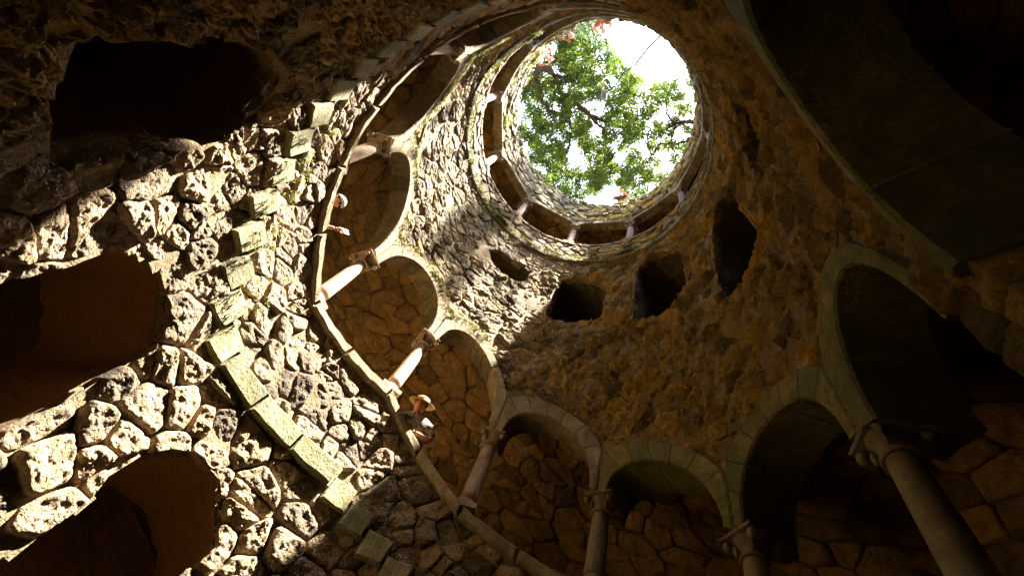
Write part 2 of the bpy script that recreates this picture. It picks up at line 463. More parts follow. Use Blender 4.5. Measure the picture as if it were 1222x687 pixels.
def box_tz(t0, t1, z0a, z0b, z1a, z1b, r0, r1, bev=.006, nt_=3):
    """a dressed block on the curved wall: angle t0..t1, bottom z0a->z0b, top z1a->z1b, r0..r1, chamfered front edges"""
    V = []; Fc = []
    n = nt_
    for i in range(n+1):
        f = i/n; t = lerp(t0, t1, f); zb = lerp(z0a, z0b, f); zt = lerp(z1a, z1b, f)
        e = deg(bev) if i in (0, n) else 0
        tt = t + (e if i == 0 else -e if i == n else 0)
        V += [P(t, r1, zb), P(t, r0+bev, zb), P(tt, r0, zb+bev), P(tt, r0, zt-bev), P(t, r0+bev, zt), P(t, r1, zt)]
    for i in range(n):
        for k in range(6):
            a = i*6+k; b = i*6+(k+1) % 6
            Fc.append((a, b, b+6, a+6))
    Fc.append(tuple(range(5, -1, -1))); Fc.append(tuple(n*6+k for k in range(6)))
    V = [v+noise.noise_vector(v*6)*.016+noise.noise_vector(v*23)*.005 for v in V]
    return V, Fc

# ---- lower wall
wl = thing('boulder_wall', 'lower shaft wall of big pitted boulders with dark arched openings', 'wall', (0, 0, -3*S))
wall_sheet('mortar_bed', -91, 269, -3.0, 3.0, lowr, solid_lower, 'mortar', 1.0, .03, wl)
cells = [c for c in voronoi(rad(-88), rad(269), -1.2, 3.1, .096, 1.2, .6)]
stone_set(wl, cells, solid_lower, cyl(lowr), .0015, .032, 'boulder', rough=.8, fine=1.9, lod=1.6, side=True, part='boulder')
# ---- parapet below the arcade
wp = thing('parapet_wall', 'rough stone parapet winding up under the columned gallery', 'wall', P(144, 1, 1.2))
wall_sheet('mortar_bed', -91, 288, -1.2, 3.7, one, solid_parapet, 'mortar', 1.0, .03, wp)
cells = voronoi(rad(-91), rad(288), -1.1, 3.7, .078, 1.2, .6, random.Random(5))
stone_set(wp, cells, solid_parapet, cyl(one), .0015, .027, 'boulder', rough=.30, fine=.5, lod=1.5)
# ---- upper wall
wu = thing('rubble_wall', 'curved rubble wall with rough windows between the arcade and the top ring', 'wall', P(100, 1, 2.6))
wall_sheet('mortar_bed', -91, 269, -.2, 4.6, one, solid_upper, 'mortar', 1.0, .03, wu)
wall_sheet('mortar_bed', 269, 288, 3.5, 4.6, one, solid_upper2, 'mortar', 1.0, .03, wu)
cells = voronoi(rad(-91), rad(269), .2, 4.6, .074, 1.9, .62, random.Random(9))
stone_set(wu, cells, solid_upper, cyl(one), .0005, .024, 'rubble', rough=1.0, SQ=7, lod=2.0, fine=1.7, side=True)
# ---- ring parapet and rim
wr = thing('ring_parapet', 'low stone parapet of the uppermost ring gallery with mossy foot ledge', 'wall', P(100, 1, 4.1))
wall_sheet('mortar_bed', 0, 360, 4.0, 4.8, one, solid_ringpar, 'mortar', 1.0, .03, wr)
cells = voronoi(0, 2*pi, 4.0, 4.8, .07, 1.5, .45, random.Random(3))
stone_set(wr, cells, solid_ringpar, cyl(one), .006, .03, 'rubble', limit=200)
for k in range(44):
    t0, t1 = k*360/44+.15, (k+1)*360/44-.15; z = ring_ledge(t0); z2 = ring_ledge(t1); r_ = .957+.006*random.random()
    V, Fc = box_tz(t0, t1, z-.03, z2-.03, z+.035, z2+.035, r_, 1.06); mesh('ledge_stone', V, Fc, 'tread', wr, tone=random.random(), och=ochre(t0))
    z = ring_sill(t0); z2 = ring_sill(t1)
    V, Fc = box_tz(t0, t1, z-.02, z2-.02, z+.02, z2+.02, .972+.003*random.random(), 1.1); mesh('coping_stone', V, Fc, 'ashlar', wr, tone=random.random(), och=ochre(t0))
wt = thing('rim_wall', 'ragged mossy stone rim closing the top of the well', 'wall', P(100, 1, 5.3))
wall_sheet('mortar_bed', 0, 360, 5.0, 6.3, one, solid_rim, 'mortar', 1.0, .03, wt)
cells = voronoi(0, 2*pi, 5.0, 6.3, .085, 1.4, .45, random.Random(4))
stone_set(wt, cells, solid_rim, cyl(one), .006, .04, 'rubble', limit=250)
for k in range(56):                                   # loose top stones of the rim, overhanging a little
    t0 = k*360/56+random.uniform(-.6, .6); t1 = t0+360/56-.5; z = rim_z(t0); r0 = .985+random.uniform(-.025, .015)
    h0, h1 = random.uniform(.03, .09), random.uniform(.03, .09)
    V, Fc = box_tz(t0, t1, z-.03, z-.02, z+h0, z+h1, r0, 1.17, .018, 5)
    V = [v+noise.noise_vector(v*2.3)*.045 for v in V]
    mesh('rim_stone', V, Fc, 'rubble', wt, tone=random.random(), och=ochre(t0))
wall_sheet('outer_face', 0, 360, 5.4, 6.2, lambda t: 1.17, lambda t, z: z < rim_z(t)+.05, 'mortar', 3, .1, wt)

# ---- stair treads (their ends step up the wall) and the landing slab
st = thing('spiral_stair', 'stone spiral stair, mossy tread ends stepping up the wall', 'staircase', P(144, 1, 1.2))
t = -91.0
tt = []
while t < 126: tt.append((t, t+6.38)); t += 6.38
tt[-1] = (tt[-1][0], 126)
land = [(126, 138), (138, 150.5), (150.5, 162)]
t = 162
while t < 287: tt.append((t, t+6.3)); t += 6.3
for a, b in tt:
    zb = floor_z(a+.2) if a < 126 else floor_z(a)
    zt = floor_z(b)+.035
    V, Fc = box_tz(a+.08, b-.08, zb-.015, zb-.015, max(zt, zb+.09), max(zt, zb+.09), .952+.006*random.random(), 1.5, .007)
    mesh('tread', V, Fc, 'tread', st, tone=random.random(), och=.3)
for a, b in land:
    V, Fc = box_tz(a+.05, b-.05, 1.19, 1.19, 1.285, 1.285, .952, 1.5, .008, 6)
    mesh('landing_slab', V, Fc, 'tread', st, tone=random.random(), och=.3)

# ---- coping of the arcade parapet
cp = thing('parapet_coping', 'worn stone coping that carries the columns, bending at each column', 'coping', P(144, 1, 1.75))
for i in range(len(COL)-1):
    a, b = COL[i], COL[i+1]
    for k in range(2):
        f0, f1 = k/2, (k+1)/2
        t0, t1 = lerp(a[0], b[0], f0)+.12, lerp(a[0], b[0], f1)-.12; z0, z1 = sill(t0), sill(t1)
        V, Fc = box_tz(t0, t1, z0-.035, z1-.035, z0+.02, z1+.02, .955, 1.17, .009, 8)
        mesh('coping_stone', V, Fc, 'ashlar', cp, tone=random.random(), och=ochre(t0)*.6)

# ---- arches
def arch(i):
    mid, hw, a, z0, z1, rise = bay(i)
    c0, c1 = COL[i], COL[i+1]
    ob = thing('stone_arch', ARCHL[i], 'arch', P(mid, 1, z0))
    n = 6 if i in (1, 2) else 9; mat = 'green_ashlar' if COL[i][0] < 60 else 'ashlar'
    rf, rb = .968, (1.10 if COL[i][0] >= 60 else 1.16)
    def cl(x): return max(-hw+.0015, min(hw-.0015, x))
    for k in range(n):
        p0, p1 = pi*k/n, pi*(k+1)/n
        sub = 4; In = []; Ou = []
        for q in range(sub+1):
            gp = .002 if i < 3 else .006; ph = p0+gp+(p1-p0-2*gp)*q/sub
            x = a*math.cos(ph); In.append((x, spring(i, x)+rise*math.sin(ph)))
            w_ = tw(i, x); x = (a+w_)*math.cos(ph); z = (rise+w_)*math.sin(ph); Ou.append((cl(x), spring(i, cl(x))+z))
        voussoir(ob, In, Ou, mid, rf, rb, mat)
        if 1 <= i <= 3 and k:
            ph = [p0-.011, p0, p0+.011]
            voussoir(ob, [((a-.003)*math.cos(q), spring(i, a*math.cos(q))+(rise-.003)*math.sin(q)) for q in ph],
                     [((a+.03)*math.cos(q), spring(i, a*math.cos(q))+(rise+.03)*math.sin(q)) for q in ph], mid, rf+.012, rb+.002, 'pale_joint', 'mortar_joint', .002)
def voussoir(ob, In, Ou, mid, rf, rb, mat, name='voussoir', e=.007):
    V = []; Fc = []
    for (xi, zi), (xo, zo) in zip(In, Ou):
        ti, to = mid+deg(xi), mid+deg(xo)
        L = math.hypot(xo-xi, zo-zi) or 1; ex, ez = (xo-xi)/L*e, (zo-zi)/L*e
        V += [P(ti, rb, zi), P(ti, rf+e, zi), P(ti+deg(ex), rf, zi+ez), P(to-deg(ex), rf, zo-ez), P(to, rf+e, zo), P(to, rb, zo)]
    n = len(In)-1
    for i in range(n):
        for k in range(6):
            p, q = i*6+k, i*6+(k+1) % 6
            Fc.append((p, p+6, q+6, q))
    Fc.append(tuple(range(6))); Fc.append(tuple(n*6+k for k in range(5, -1, -1)))
    mesh(name, V, Fc, mat, ob, tone=random.random(), och=.4*ochre(mid)+.1)
ARCHL = ['arch low on the dark wall behind the viewpoint', 'huge dark arch filling the top right corner, seen from right below',
 'dark arch at the right edge with broad ashlar underside', 'dark arch left of the stout near column at lower right',
 'olive green mossy arch at bottom centre right', 'mossy arch right of the slim column at bottom centre',
 'arch above the straw-hatted visitor, moss on its right shoulder', 'pale sunlit arch between the two pink columns',
 'wide sunlit arch above the visitor holding the phone', 'sunlit arch high at upper left under a mossy edge',
 'shaded arch at the top edge beside the sunlit white shaft', 'shaded last arch vanishing at the top edge']
for i in range(len(COL)-1): arch(i)

pier = thing('rubble_pier', 'rough mossy pier block between the two nearest dark arches at the right edge', 'pier', P(-27, 1, .4))
pv = Buf()
for j in range(4):                                   # courses of the pier over the hidden column
    za, zb_ = .405+j*.105, .405+(j+1)*.105-.004
    for (ta, tb) in ((-29.7, -27.1-.6*(j % 2)), (-27.0-.6*(j % 2), -23.6)):
        V = []; Fc = []; n_ = 9
        def face(u, v, ta=ta, tb=tb, za=za, zb_=zb_):
            e = (1-abs(2*u-1)**6)*(1-abs(2*v-1)**6)
            q = P(lerp(ta, tb, u), .975, lerp(za, zb_, v)); return P(lerp(ta, tb, u), .985-.022*e-.03*noise.fractal(q*4, 1, 2, 4)*e, lerp(za, zb_, v))
        for a_ in range(n_+1):
            for b_ in range(n_+1): V.append(face(a_/n_, b_/n_))
        for a_ in range(n_):
            for b_ in range(n_): q = a_*(n_+1)+b_; Fc.append((q, q+1, q+n_+2, q+n_+1))
        rim_ = [a_*(n_+1) for a_ in range(n_+1)]+[n_*(n_+1)+b_ for b_ in range(1, n_+1)]+[a_*(n_+1)+n_ for a_ in range(n_-1, -1, -1)]+[b_ for b_ in range(n_-1, 0, -1)]
        base_ = len(V)
        for q in rim_: V.append(V[q]*1.0+Vector((math.cos(rad(-27)), math.sin(rad(-27)), 0))*.17*S)
        m_ = len(rim_)
        for q in range(m_): Fc.append((rim_[q], rim_[(q+1) % m_], base_+(q+1) % m_, base_+q))
        mesh('stone', V, Fc, 'rubble', pier, True, random.random(), .8)
# ---- columns
def lathe(prof, n=20):
    V = []; Fc = []
    for r, z in prof:
        for k in range(n): V.append(Vector((r*math.cos(2*pi*k/n), r*math.sin(2*pi*k/n), z)))
    for j in range(len(prof)-1):
        for k in range(n):
            a = j*n+k; b = j*n+(k+1) % n; Fc.append((a, b, b+n, a+n))
    Fc.append(tuple(range(n-1, -1, -1))); Fc.append(tuple((len(prof)-1)*n+k for k in range(n)))
    return V, Fc
def ballv(c, r, n=10, sx=1, sy=1, sz=1):
    V = []; Fc = []
    for j in range(1, n):
        for k in range(n*2):
            a = pi*j/n; b = pi*k/n
            V.append(Vector((c[0]+r*sx*math.sin(a)*math.cos(b), c[1]+r*sy*math.sin(a)*math.sin(b), c[2]+r*sz*math.cos(a))))
    m = n*2
    for j in range(n-2):
        for k in range(m): Fc.append((j*m+k, (j+1)*m+k, (j+1)*m+(k+1) % m, j*m+(k+1) % m))
    V.append(Vector((c[0], c[1], c[2]+r*sz))); V.append(Vector((c[0], c[1], c[2]-r*sz)))
    for k in range(m): Fc.append((len(V)-2, k, (k+1) % m)); Fc.append((len(V)-1, (n-2)*m+(k+1) % m, (n-2)*m+k))
    return V, Fc
def cbox(x0, x1, y0, y1, z0, z1, b=.006):
    V = []; Fc = []
    for z, e in ((z0, b), (z0+b, 0), (z1-b, 0), (z1, b)):
        V += [Vector((x0+e, y0+e, z)), Vector((x1-e, y0+e, z)), Vector((x1-e, y1-e, z)), Vector((x0+e, y1-e, z))]
    for j in range(3):
        for k in range(4): Fc.append((j*4+k, j*4+(k+1) % 4, j*4+4+(k+1) % 4, j*4+4+k))
    Fc.append((3, 2, 1, 0)); Fc.append((12, 13, 14, 15)); return V, Fc
def torus_pts(R_, r_, z, n=24, m=8):
    V = []; Fc = []
    for i in range(n):
        for j in range(m):
            a = 2*pi*i/n; b = 2*pi*j/m; q = R_+r_*math.cos(b)
            V.append(Vector((q*math.cos(a), q*math.sin(a), z+r_*math.sin(b))))
    for i in range(n):
        for j in range(m): Fc.append((i*m+j, ((i+1) % n)*m+j, ((i+1) % n)*m+(j+1) % m, i*m+(j+1) % m))
    return V, Fc
def column(t, z0, z1, label, rr=.037, rc=1.03, depth=.11, scale=1.0, group=None):
    """local x points away from the axis; heights in metres"""
    Tm = Matrix.Translation(P(t, rc, z0)) @ Matrix.Rotation(rad(t), 4, 'Z')
    ob = thing('column', label, 'column', P(t, rc, z0), group)
    H = (z1-z0)*S; R_ = rr*S; k = scale
    def put(name, VF, sm=True, tone=.5):
        V, Fc = VF; return mesh(name, [Tm @ v for v in V], Fc, 'column' if z0 > 1.2 else 'shade_column', ob, sm, random.random(), .3)
    dp = depth*S/2
    put('plinth', cbox(-R_*1.55, R_*1.9, -R_*1.45, R_*1.45, .035, .035+.07*k), False)
    b0 = .035+.07*k
    put('base_ring', lathe([(R_*1.35, b0), (R_*1.42, b0+.015*k), (R_*1.35, b0+.03*k), (R_*1.1, b0+.04*k), (R_*1.2, b0+.052*k), (R_*1.1, b0+.064*k)], 24))
    s0 = b0+.064*k; caph = .165*k; s1 = H-caph
    pr = []
    for j in range(9):
        f = j/8; pr.append((R_*(1.0-.16*f+.03*math.sin(pi*f)), lerp(s0, s1, f)))
    put('shaft', lathe(pr, 24))
    put('neck_ring', torus_pts(R_*.92, R_*.16, s1, 24, 8))
    put('capital_bell', lathe([(R_*.84, s1+.01), (R_*.86, s1+.3*caph), (R_*1.05, s1+.6*caph), (R_*1.35, s1+.8*caph), (R_*1.35, s1+.84*caph)], 24))
    put('abacus', cbox(-R_*1.7, dp*1.6, -R_*1.6, R_*1.6, s1+.82*caph, H-.004, .01), False)
    for sx in (-1, 1):                          # bud at each corner of the capital
        for sy in (-1, 1):
            cx = -R_*1.2 if sx < 0 else R_*1.2
            put('corner_bud', ballv((cx, sy*R_*1.25, s1+.58*caph), R_*.36, 8, 1, 1, 1.2))
            V = []; Fc = []                     # stem of the leaf under the bud
            put('leaf_stem', ballv((cx*.72, sy*R_*.82, s1+.36*caph), R_*.2, 6, 1, 1, 2.6))
    for sy in (-1, 1): put('corner_bud', ballv((dp*1.35, sy*R_*1.15, s1+.62*caph), R_*.34, 8))
    return ob
CL = {-59: 'column hidden low at the right beside the nearest parapet', -27: 'dark column beyond the right edge of the big ashlar arch',
 1.5: 'stout near column with carved capital at lower right', 32: 'column under the olive green arches at bottom right edge',
 64: 'slim shaded column at bottom centre under a leafy capital', 96: 'golden column right of the straw-hatted visitor',
 128: 'pink column just above the straw-hatted visitor', 160: 'half sunlit column in the middle of the left gallery',
 192: 'bright white column beside the visitor with the phone', 224: 'sunlit white column high at the upper left arcade', 256: 'shaded column at the top edge of the picture'}
for t_, z0, z1 in COL:
    if t_ in CL: column(t_, z0+.015, .40 if t_ == -27 else z1, CL[t_])

# ---- ring arcade
for k, t_ in enumerate(RINGCOL):
    dz = ring_sill(t_)-RING_SILL
    column(t_, RING_SILL+.015+dz, RING_CAP+dz, 'small column of the top ring gallery, '+
           ['at its right side', 'at its lower right, in the sun', 'bottom, right of the red-topped visitor', 'bottom, left of the red-topped visitor', 'bottom left of the ring',
            'lower left, half in the sun', 'left side, sunlit', 'upper left, brilliant white', 'at the top edge, in deep shade', 'at the top right, in deep shade', 'right of the ring near the top'][k],
           rr=.036, depth=.12, scale=.9)
    mid = t_+180/11; hw = pi/11
    ob = thing('ring_arch', 'low arch of the top ring gallery, '+
           ['right side', 'lower right', 'bottom, right of the red-topped visitor', 'bottom, left of the red-topped visitor', 'lower left',
            'left side, below the middle', 'left side, above the middle', 'upper left', 'top, left half', 'top, right half', 'upper right'][k], 'arch', P(mid, 1, RING_CAP))
    n = 7
    for j in range(n):
        In = []; Ou = []
        for q in range(4):
            x = -hw+.0015+(2*hw-.003)*(j+.02+q/3*.96)/n; td = mid+deg(x)
            xi = max(-hw*.9, min(hw*.9, x)); zi = ring_in(mid+deg(xi)) if abs(x) < hw*.9 else RING_CAP+dz+.003
            zi = max(zi, RING_CAP+.003+dz)
            In.append((x, zi)); Ou.append((x, ring_ex(td)+.02))
        voussoir(ob, In, Ou, mid, .972, 1.06, 'ashlar')

# ---- galleries behind the arcades: back wall and vault
def gallery(name, label, t0, t1, fz, cz, cellsize, seed, limit=300):
    ob = thing(name, label, 'wall', P((t0+t1)/2, 1.5, fz((t0+t1)/2)))
    def prof(t, v):          # v: 0 at the floor, grows up the back wall and over the vault (radii)
        z0, z1 = fz(t), cz(t); hw_ = z1-z0-.2
        if v <= hw_: return 1.52, z0+v
        a = (v-hw_)/.30
        if a <= 1: return 1.52-.2*(1-math.cos(a*pi/2)), z0+hw_+.2*math.sin(a*pi/2)
        return 1.32-(v-hw_-.30), z1
    def surf(x, v, h):
        t = deg(x); v = max(0, v); r, z = prof(t, v); e = .01; r2, z2 = prof(t, v+e); r1, z1 = prof(t, max(0, v-e))
        dr, dz = r2-r1, z2-z1; L = math.hypot(dr, dz) or 1
        return P(t, r-dz/L*h, z+dr/L*h)
    def vmax(t): return cz(t)-fz(t)-.2+.30+.34
    V = []; Fc = []; O = []; nv = 22; ntt = int((t1-t0)/2)
    for i in range(ntt+1):
        t = lerp(t0, t1, i/ntt)
        for j in range(nv+1): V.append(surf(rad(t), vmax(t)*j/nv, -.006)); O.append(.5)
    for i in range(ntt):
        for j in range(nv): a = i*(nv+1)+j; Fc.append((a, a+1, a+nv+2, a+nv+1))
    mesh('joint_bed', V, Fc, 'joint', ob, True, .5, O)
    cells = voronoi(rad(t0), rad(t1), 0, 2.0, cellsize, 1.25, .5, random.Random(seed))
    stone_set(ob, cells, lambda t, v: t0 <= t <= t1 and .3 <= v <= vmax(t), surf, .0015, .017, 'flag', ochf=lambda t: .6, rough=1.1, fine=.9, SQ=8, lod=1.4, limit=limit, part='stone')
ceil_z = table([(COL[0][0], COL[0][2]+RISE[0]+.1)]+[(lerp(COL[i][0], COL[i+1][0], .5), (COL[i][2]+COL[i+1][2])/2+RISE[i]+.05) for i in range(len(COL)-1)])
gallery('gallery_back_wall', 'brown flat-stone wall and vault behind the columns of the winding gallery', -91, 288, floor_z, ceil_z, .085, 21)
gallery('ring_gallery_wall', 'brown stone wall and vault behind the columns of the top ring gallery', 0, 360, lambda t: ring_sill(t)-.45, lambda t: ring_sill(t)+.76, .10, 22, 150)
# stone floor sheets closing the ring gallery from below
V = []; Fc = []
for i in range(121):
    for r in (1.0, 1.55): V.append(P(i*3, r, ring_sill(i*3)-.40))
for i in range(120): Fc.append((2*i, 2*i+1, 2*i+3, 2*i+2))
f_ = mesh('ring_gallery_floor', V, Fc, 'flag', None); tag(f_, kind='structure')

# ---- windows and doorways in the walls: jamb lining with depth
OL = {'hole_a': ('wall_opening', 'black rectangular opening in the ochre wall at upper left'), 'hole_b': ('arched_opening', 'arched opening with brown underside at the left edge'),
      'hole_c': ('arched_opening', 'black arched opening in the boulders at bottom left'), 'hole_d': ('arched_opening', 'arched opening below the bottom edge of the picture'),
      'win_a': ('wall_opening', 'small green-lit slit in the sunlit wall, left of the other windows'), 'win_b': ('wall_opening', 'dark arched window left of centre under the top ring'),
      'win_c': ('wall_opening', 'dark arched window with long lintel stones, middle one under the ring'), 'win_d': ('wall_opening', 'tall dark ragged window right of the two arched ones'),
      'win_e': ('wall_opening', 'ragged crevice-like window highest on the right wall')}
for k, d in OPEN.items():
    rf = lowr if d['low'] else one
    p = d['p']; n = len(p)
    ct = sum(a for a, b in p)/n; cz_ = sum(b for a, b in p)/n
    ob = thing(OL[k][0], OL[k][1], 'opening', P(ct, rf(ct), d['z0']))
    depth = [0, .012, .04, .08, .12, .17, .23, .3, .38, .46, .50] if d['low'] else [0, .012, .04, .08, .12, .17, .23, .3, .42, .56, .7, .85]
    V = []; Fc = []; O = []
    for q, dd in enumerate([-1]+depth):
        for a, b in p:
            if dd == -1: a2 = a+(a-ct)*.05; b2 = b+(b-cz_)*.04; r = rf(a)+.030
            else: a2, b2, r = a, b, rf(a)+.018+dd
            v = P(a2, r, b2)
            if dd > .02: v += noise.noise_vector(v*1.6)*.05+noise.noise_vector(v*7)*(.03 if d['low'] else .05)
            V.append(v); O.append(.8)
    m = len(depth)+1
    for q in range(m-1):
        for i in range(n): Fc.append((q*n+i, q*n+(i+1) % n, (q+1)*n+(i+1) % n, (q+1)*n+i))
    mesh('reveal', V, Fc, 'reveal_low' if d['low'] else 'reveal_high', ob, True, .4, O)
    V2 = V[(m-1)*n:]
    mesh('shade_back', V2, [tuple(range(n))], 'joint', ob, False, .3, .5)  # closing sheet, its dark colour stands for the shade deep inside
    # edge stones set round the arch head
    if k in ('hole_b', 'hole_c', 'hole_d', 'win_b', 'win_c'):
        m_ = (d['x0']+d['x1'])/2
        for (a, b), (a2, b2) in zip(p, p[1:]+p[:1]): pass

# ---- ground outside and bottom of the well
V = []; Fc = []
rs = [1.12, 1.6, 2.5, 5, 12, 40]
for i in range(73):
    for r in rs: V.append(P(i*5, r, 5.58+.02*noise.noise(P(i*5, r, 0))))
for i in range(72):
    for j in range(len(rs)-1): a = i*len(rs)+j; Fc.append((a, a+1, a+1+len(rs), a+len(rs)))
tag(mesh('ground', V, Fc, 'soil', None, True), kind='structure')
V = [P(i*10, 1.2, -2.95) for i in range(36)]
tag(mesh('well_floor', V, [tuple(range(36))], 'flag', None), kind='structure')

# ------------------------------------------------------------------ people
def on_cyl(px, py, r):             # where the line of sight through a picture point meets a shaft of radius r
    d = M3 @ Vector((px-611, 343.5-py, -F)); A = d.x*d.x+d.y*d.y; B = CAMP.x*d.x+CAMP.y*d.y; Cc = CAMP.x**2+CAMP.y**2-(r*S)**2
    k = (-B+math.sqrt(B*B-A*Cc))/A
    return CAMP+d*k
def angz(p): return deg(math.atan2(p.y, p.x)) % 360, p.z/S
def plain(name, col, rough=.6, **kw):
    if name not in M: M[name] = simple(name, col, rough, **kw)
    return name
def skin_mesh(pts, edges, radii, sub=2):
    radii = [r*KP for r in radii]
    me = bpy.data.meshes.new('tmp'); me.from_pydata([tuple(p) for p in pts], edges, [])
    o = bpy.data.objects.new('tmp', me); C.objects.link(o)
    md = o.modifiers.new('s', 'SKIN'); md.use_smooth_shade = True
    for i, r in enumerate(radii):
        v = me.skin_vertices[0].data[i]; v.radius = (r, r) if not isinstance(r, tuple) else r; v.use_root = i == 0
    m2 = o.modifiers.new('u', 'SUBSURF'); m2.levels = sub; m2.render_levels = sub
    dg = bpy.context.evaluated_depsgraph_get(); ev = o.evaluated_get(dg)
    out = bpy.data.meshes.new_from_object(ev)
    V = [v.co.copy() for v in out.vertices]; Fc = [tuple(p.vertices) for p in out.polygons]
    bpy.data.objects.remove(o); bpy.data.meshes.remove(me); bpy.data.meshes.remove(out)
    return V, Fc
def merge(*parts):
    V = []; Fc = []
    for v, f in parts: b = len(V); V += v; Fc += [tuple(i+b for i in q) for q in f]
    return V, Fc
def head_vf(c, R3, k=1.0):
    """head with brow, nose, lips, chin and ears; local: x forward, z up; R3 turns it"""
    V, Fc = ballv((0, 0, 0), .1, 16, .95, .76, 1.18)
    out = []
    for v in V:
        x, y, z = v
        if x > 0:
            if z < -.02: x *= 1-.12*min(1, (-z-.02)/.08); y *= 1-.35*min(1, (-z-.02)/.09)
            x += .028*math.exp(-(y/.014)**2-((z+.012)/.022)**2)             # nose
            x += .008*math.exp(-((abs(y)-.03)/.02)**2-((z-.03)/.012)**2)     # brow
            x -= .011*math.exp(-((abs(y)-.03)/.015)**2-((z-.008)/.012)**2)   # eye sockets
            x += .008*math.exp(-(y/.022)**2-((z+.055)/.008)**2)              # lips
            x += .010*math.exp(-(y/.02)**2-((z+.095)/.02)**2)                # chin
        elif z < -.05: x *= .75
        out.append(Vector((x, y, z)))
    parts = [(out, Fc)]
    for s_ in (-1, 1): parts.append(ballv((-.005, s_*.078, -.005), .028, 6, .7, .35, 1.1))
    V, Fc = merge(*parts)
    return [c + R3 @ (v*k) for v in V], Fc
def hand_pts(wrist, d, up, side, curl=.5):
    """joints of a hand with four bent fingers and a thumb: d along the hand, up = back of the hand"""
    s = d.cross(up).normalized()*side; pts = []; edges = []; rr = []
    d = d*1.0; palm = wrist+d*.05; pts.append(palm); rr.append(.022)
    for k, (off, L) in enumerate(((.027, .066), (.009, .075), (-.009, .07), (-.026, .056))):
        base = wrist+d*.085+s*off; b1 = base+(d*math.cos(curl*.6)-up*math.sin(curl*.6))*L*.5; b2 = b1+(d*math.cos(curl*1.8)-up*math.sin(curl*1.8))*L*.5
        i = len(pts); pts += [base, b1, b2]; rr += [.0095, .0085, .0065]; edges += [(0, i), (i, i+1), (i+1, i+2)]
    t0 = wrist+d*.03+s*.03; t1 = t0+(d*.7+s*.6-up*.4).normalized()*.035; t2 = t1+(d*.9-up*.5).normalized()*.03
    i = len(pts); pts += [t0, t1, t2]; rr += [.012, .010, .008]; edges += [(0, i), (i, i+1), (i+1, i+2)]
    return pts, edges, rr
KP = .87
def person(label, t, r, z, J, skin, shirt, shirt_mat, trousers, hair=None, sleeves='short', face=None, glasses=False, hat=None, group=None, curl=.5):
    """J: joints in local metres (x towards the shaft, y to the figure's left, z up) standing at angle t, radius r, height z"""
    o = P(t, r, z); ob = thing('person', label, 'person', o, group)
    ax = Vector((-math.cos(rad(t)), -math.sin(rad(t)), 0)); ay = Vector((0, 0, 1)).cross(ax)
    R3 = Matrix((ax, ay, Vector((0, 0, 1)))).transposed()
    L = lambda p: o + R3 @ Vector(p)
    g = {k: L(Vector(v)*KP) for k, v in J.items()}
    names = ['pelvis', 'waist', 'chest', 'neck', 'skull', 'shoulder_l', 'elbow_l', 'wrist_l', 'shoulder_r', 'elbow_r', 'wrist_r', 'hip_l', 'knee_l', 'foot_l', 'hip_r', 'knee_r', 'foot_r']
    ra = [.13, .115, .125, .055, .05, .062, .043, .028, .062, .043, .028, .09, .058, .045, .09, .058, .045]
    ed = [(0, 1), (1, 2), (2, 3), (3, 4), (2, 5), (5, 6), (6, 7), (2, 8), (8, 9), (9, 10), (0, 11), (11, 12), (12, 13), (0, 14), (14, 15), (15, 16)]
    parts = [skin_mesh([g[n] for n in names], ed, ra, 2)]
    for sd_, k in (('l', 1), ('r', -1)):
        d = (g['hand_'+sd_]-g['wrist_'+sd_]).normalized(); up = Vector((0, 0, 1)); up = (up-d*up.dot(d)).normalized()
        hp, he, hr = hand_pts(g['wrist_'+sd_], d, up, k, curl)
        hp = [g['wrist_'+sd_]]+hp; he = [(0, 1)]+[(a+1, b+1) for a, b in he]; hr = [.024]+hr
        parts.append(skin_mesh(hp, he, hr, 1))
    f = R3 @ Vector(face or (.9, 0, -.4)); f.normalize(); hy = Vector((0, 0, 1)).cross(f).normalized(); hz = f.cross(hy)
    H3 = Matrix((f, hy, hz)).transposed(); hc = g['head']
    parts.append(head_vf(hc, H3, KP))
    V, Fc = merge(*parts); mesh('body', V, Fc, skin, ob, True)
    # shirt: a shell a little larger than trunk and upper arms
    sn = ['pelvis', 'waist', 'chest', 'neckb', 'shoulder_l', 'cuff_l', 'shoulder_r', 'cuff_r']
    q = .85 if sleeves == 'long' else .1
    g['neckb'] = g['chest'].lerp(g['neck'], .7)
    for sd_ in 'lr': g['cuff_'+sd_] = g['elbow_'+sd_].lerp(g['wrist_'+sd_], q) if sleeves == 'long' else g['shoulder_'+sd_].lerp(g['elbow_'+sd_], .75)
    if sleeves == 'long':
        sn += ['elbow_l', 'elbow_r']; e = [(0, 1), (1, 2), (2, 3), (2, 4), (4, 8), (8, 5), (2, 6), (6, 9), (9, 7)]; rs_ = [.145, .14, .15, .075, .082, .044, .082, .044, .06, .06]
    elif sleeves == 'none': sn = sn[:4]+['shoulder_l', 'shoulder_r']; e = [(0, 1), (1, 2), (2, 3), (2, 4), (2, 5)]; rs_ = [.145, .135, .15, .07, .07, .07]
    else: e = [(0, 1), (1, 2), (2, 3), (2, 4), (4, 5), (2, 6), (6, 7)]; rs_ = [.145, .14, .15, .075, .082, .068, .082, .068]
    V, Fc = skin_mesh([g[n] for n in sn], e, rs_, 2); mesh('shirt', V, Fc, shirt_mat, ob, True)
    V, Fc = skin_mesh([g[n] for n in ['pelvis', 'hip_l', 'knee_l', 'foot_l', 'hip_r', 'knee_r', 'foot_r']], [(0, 1), (1, 2), (2, 3), (0, 4), (4, 5), (5, 6)], [.14, .105, .078, .06, .105, .078, .06], 1)
    mesh('trousers', V, Fc, trousers, ob, True)
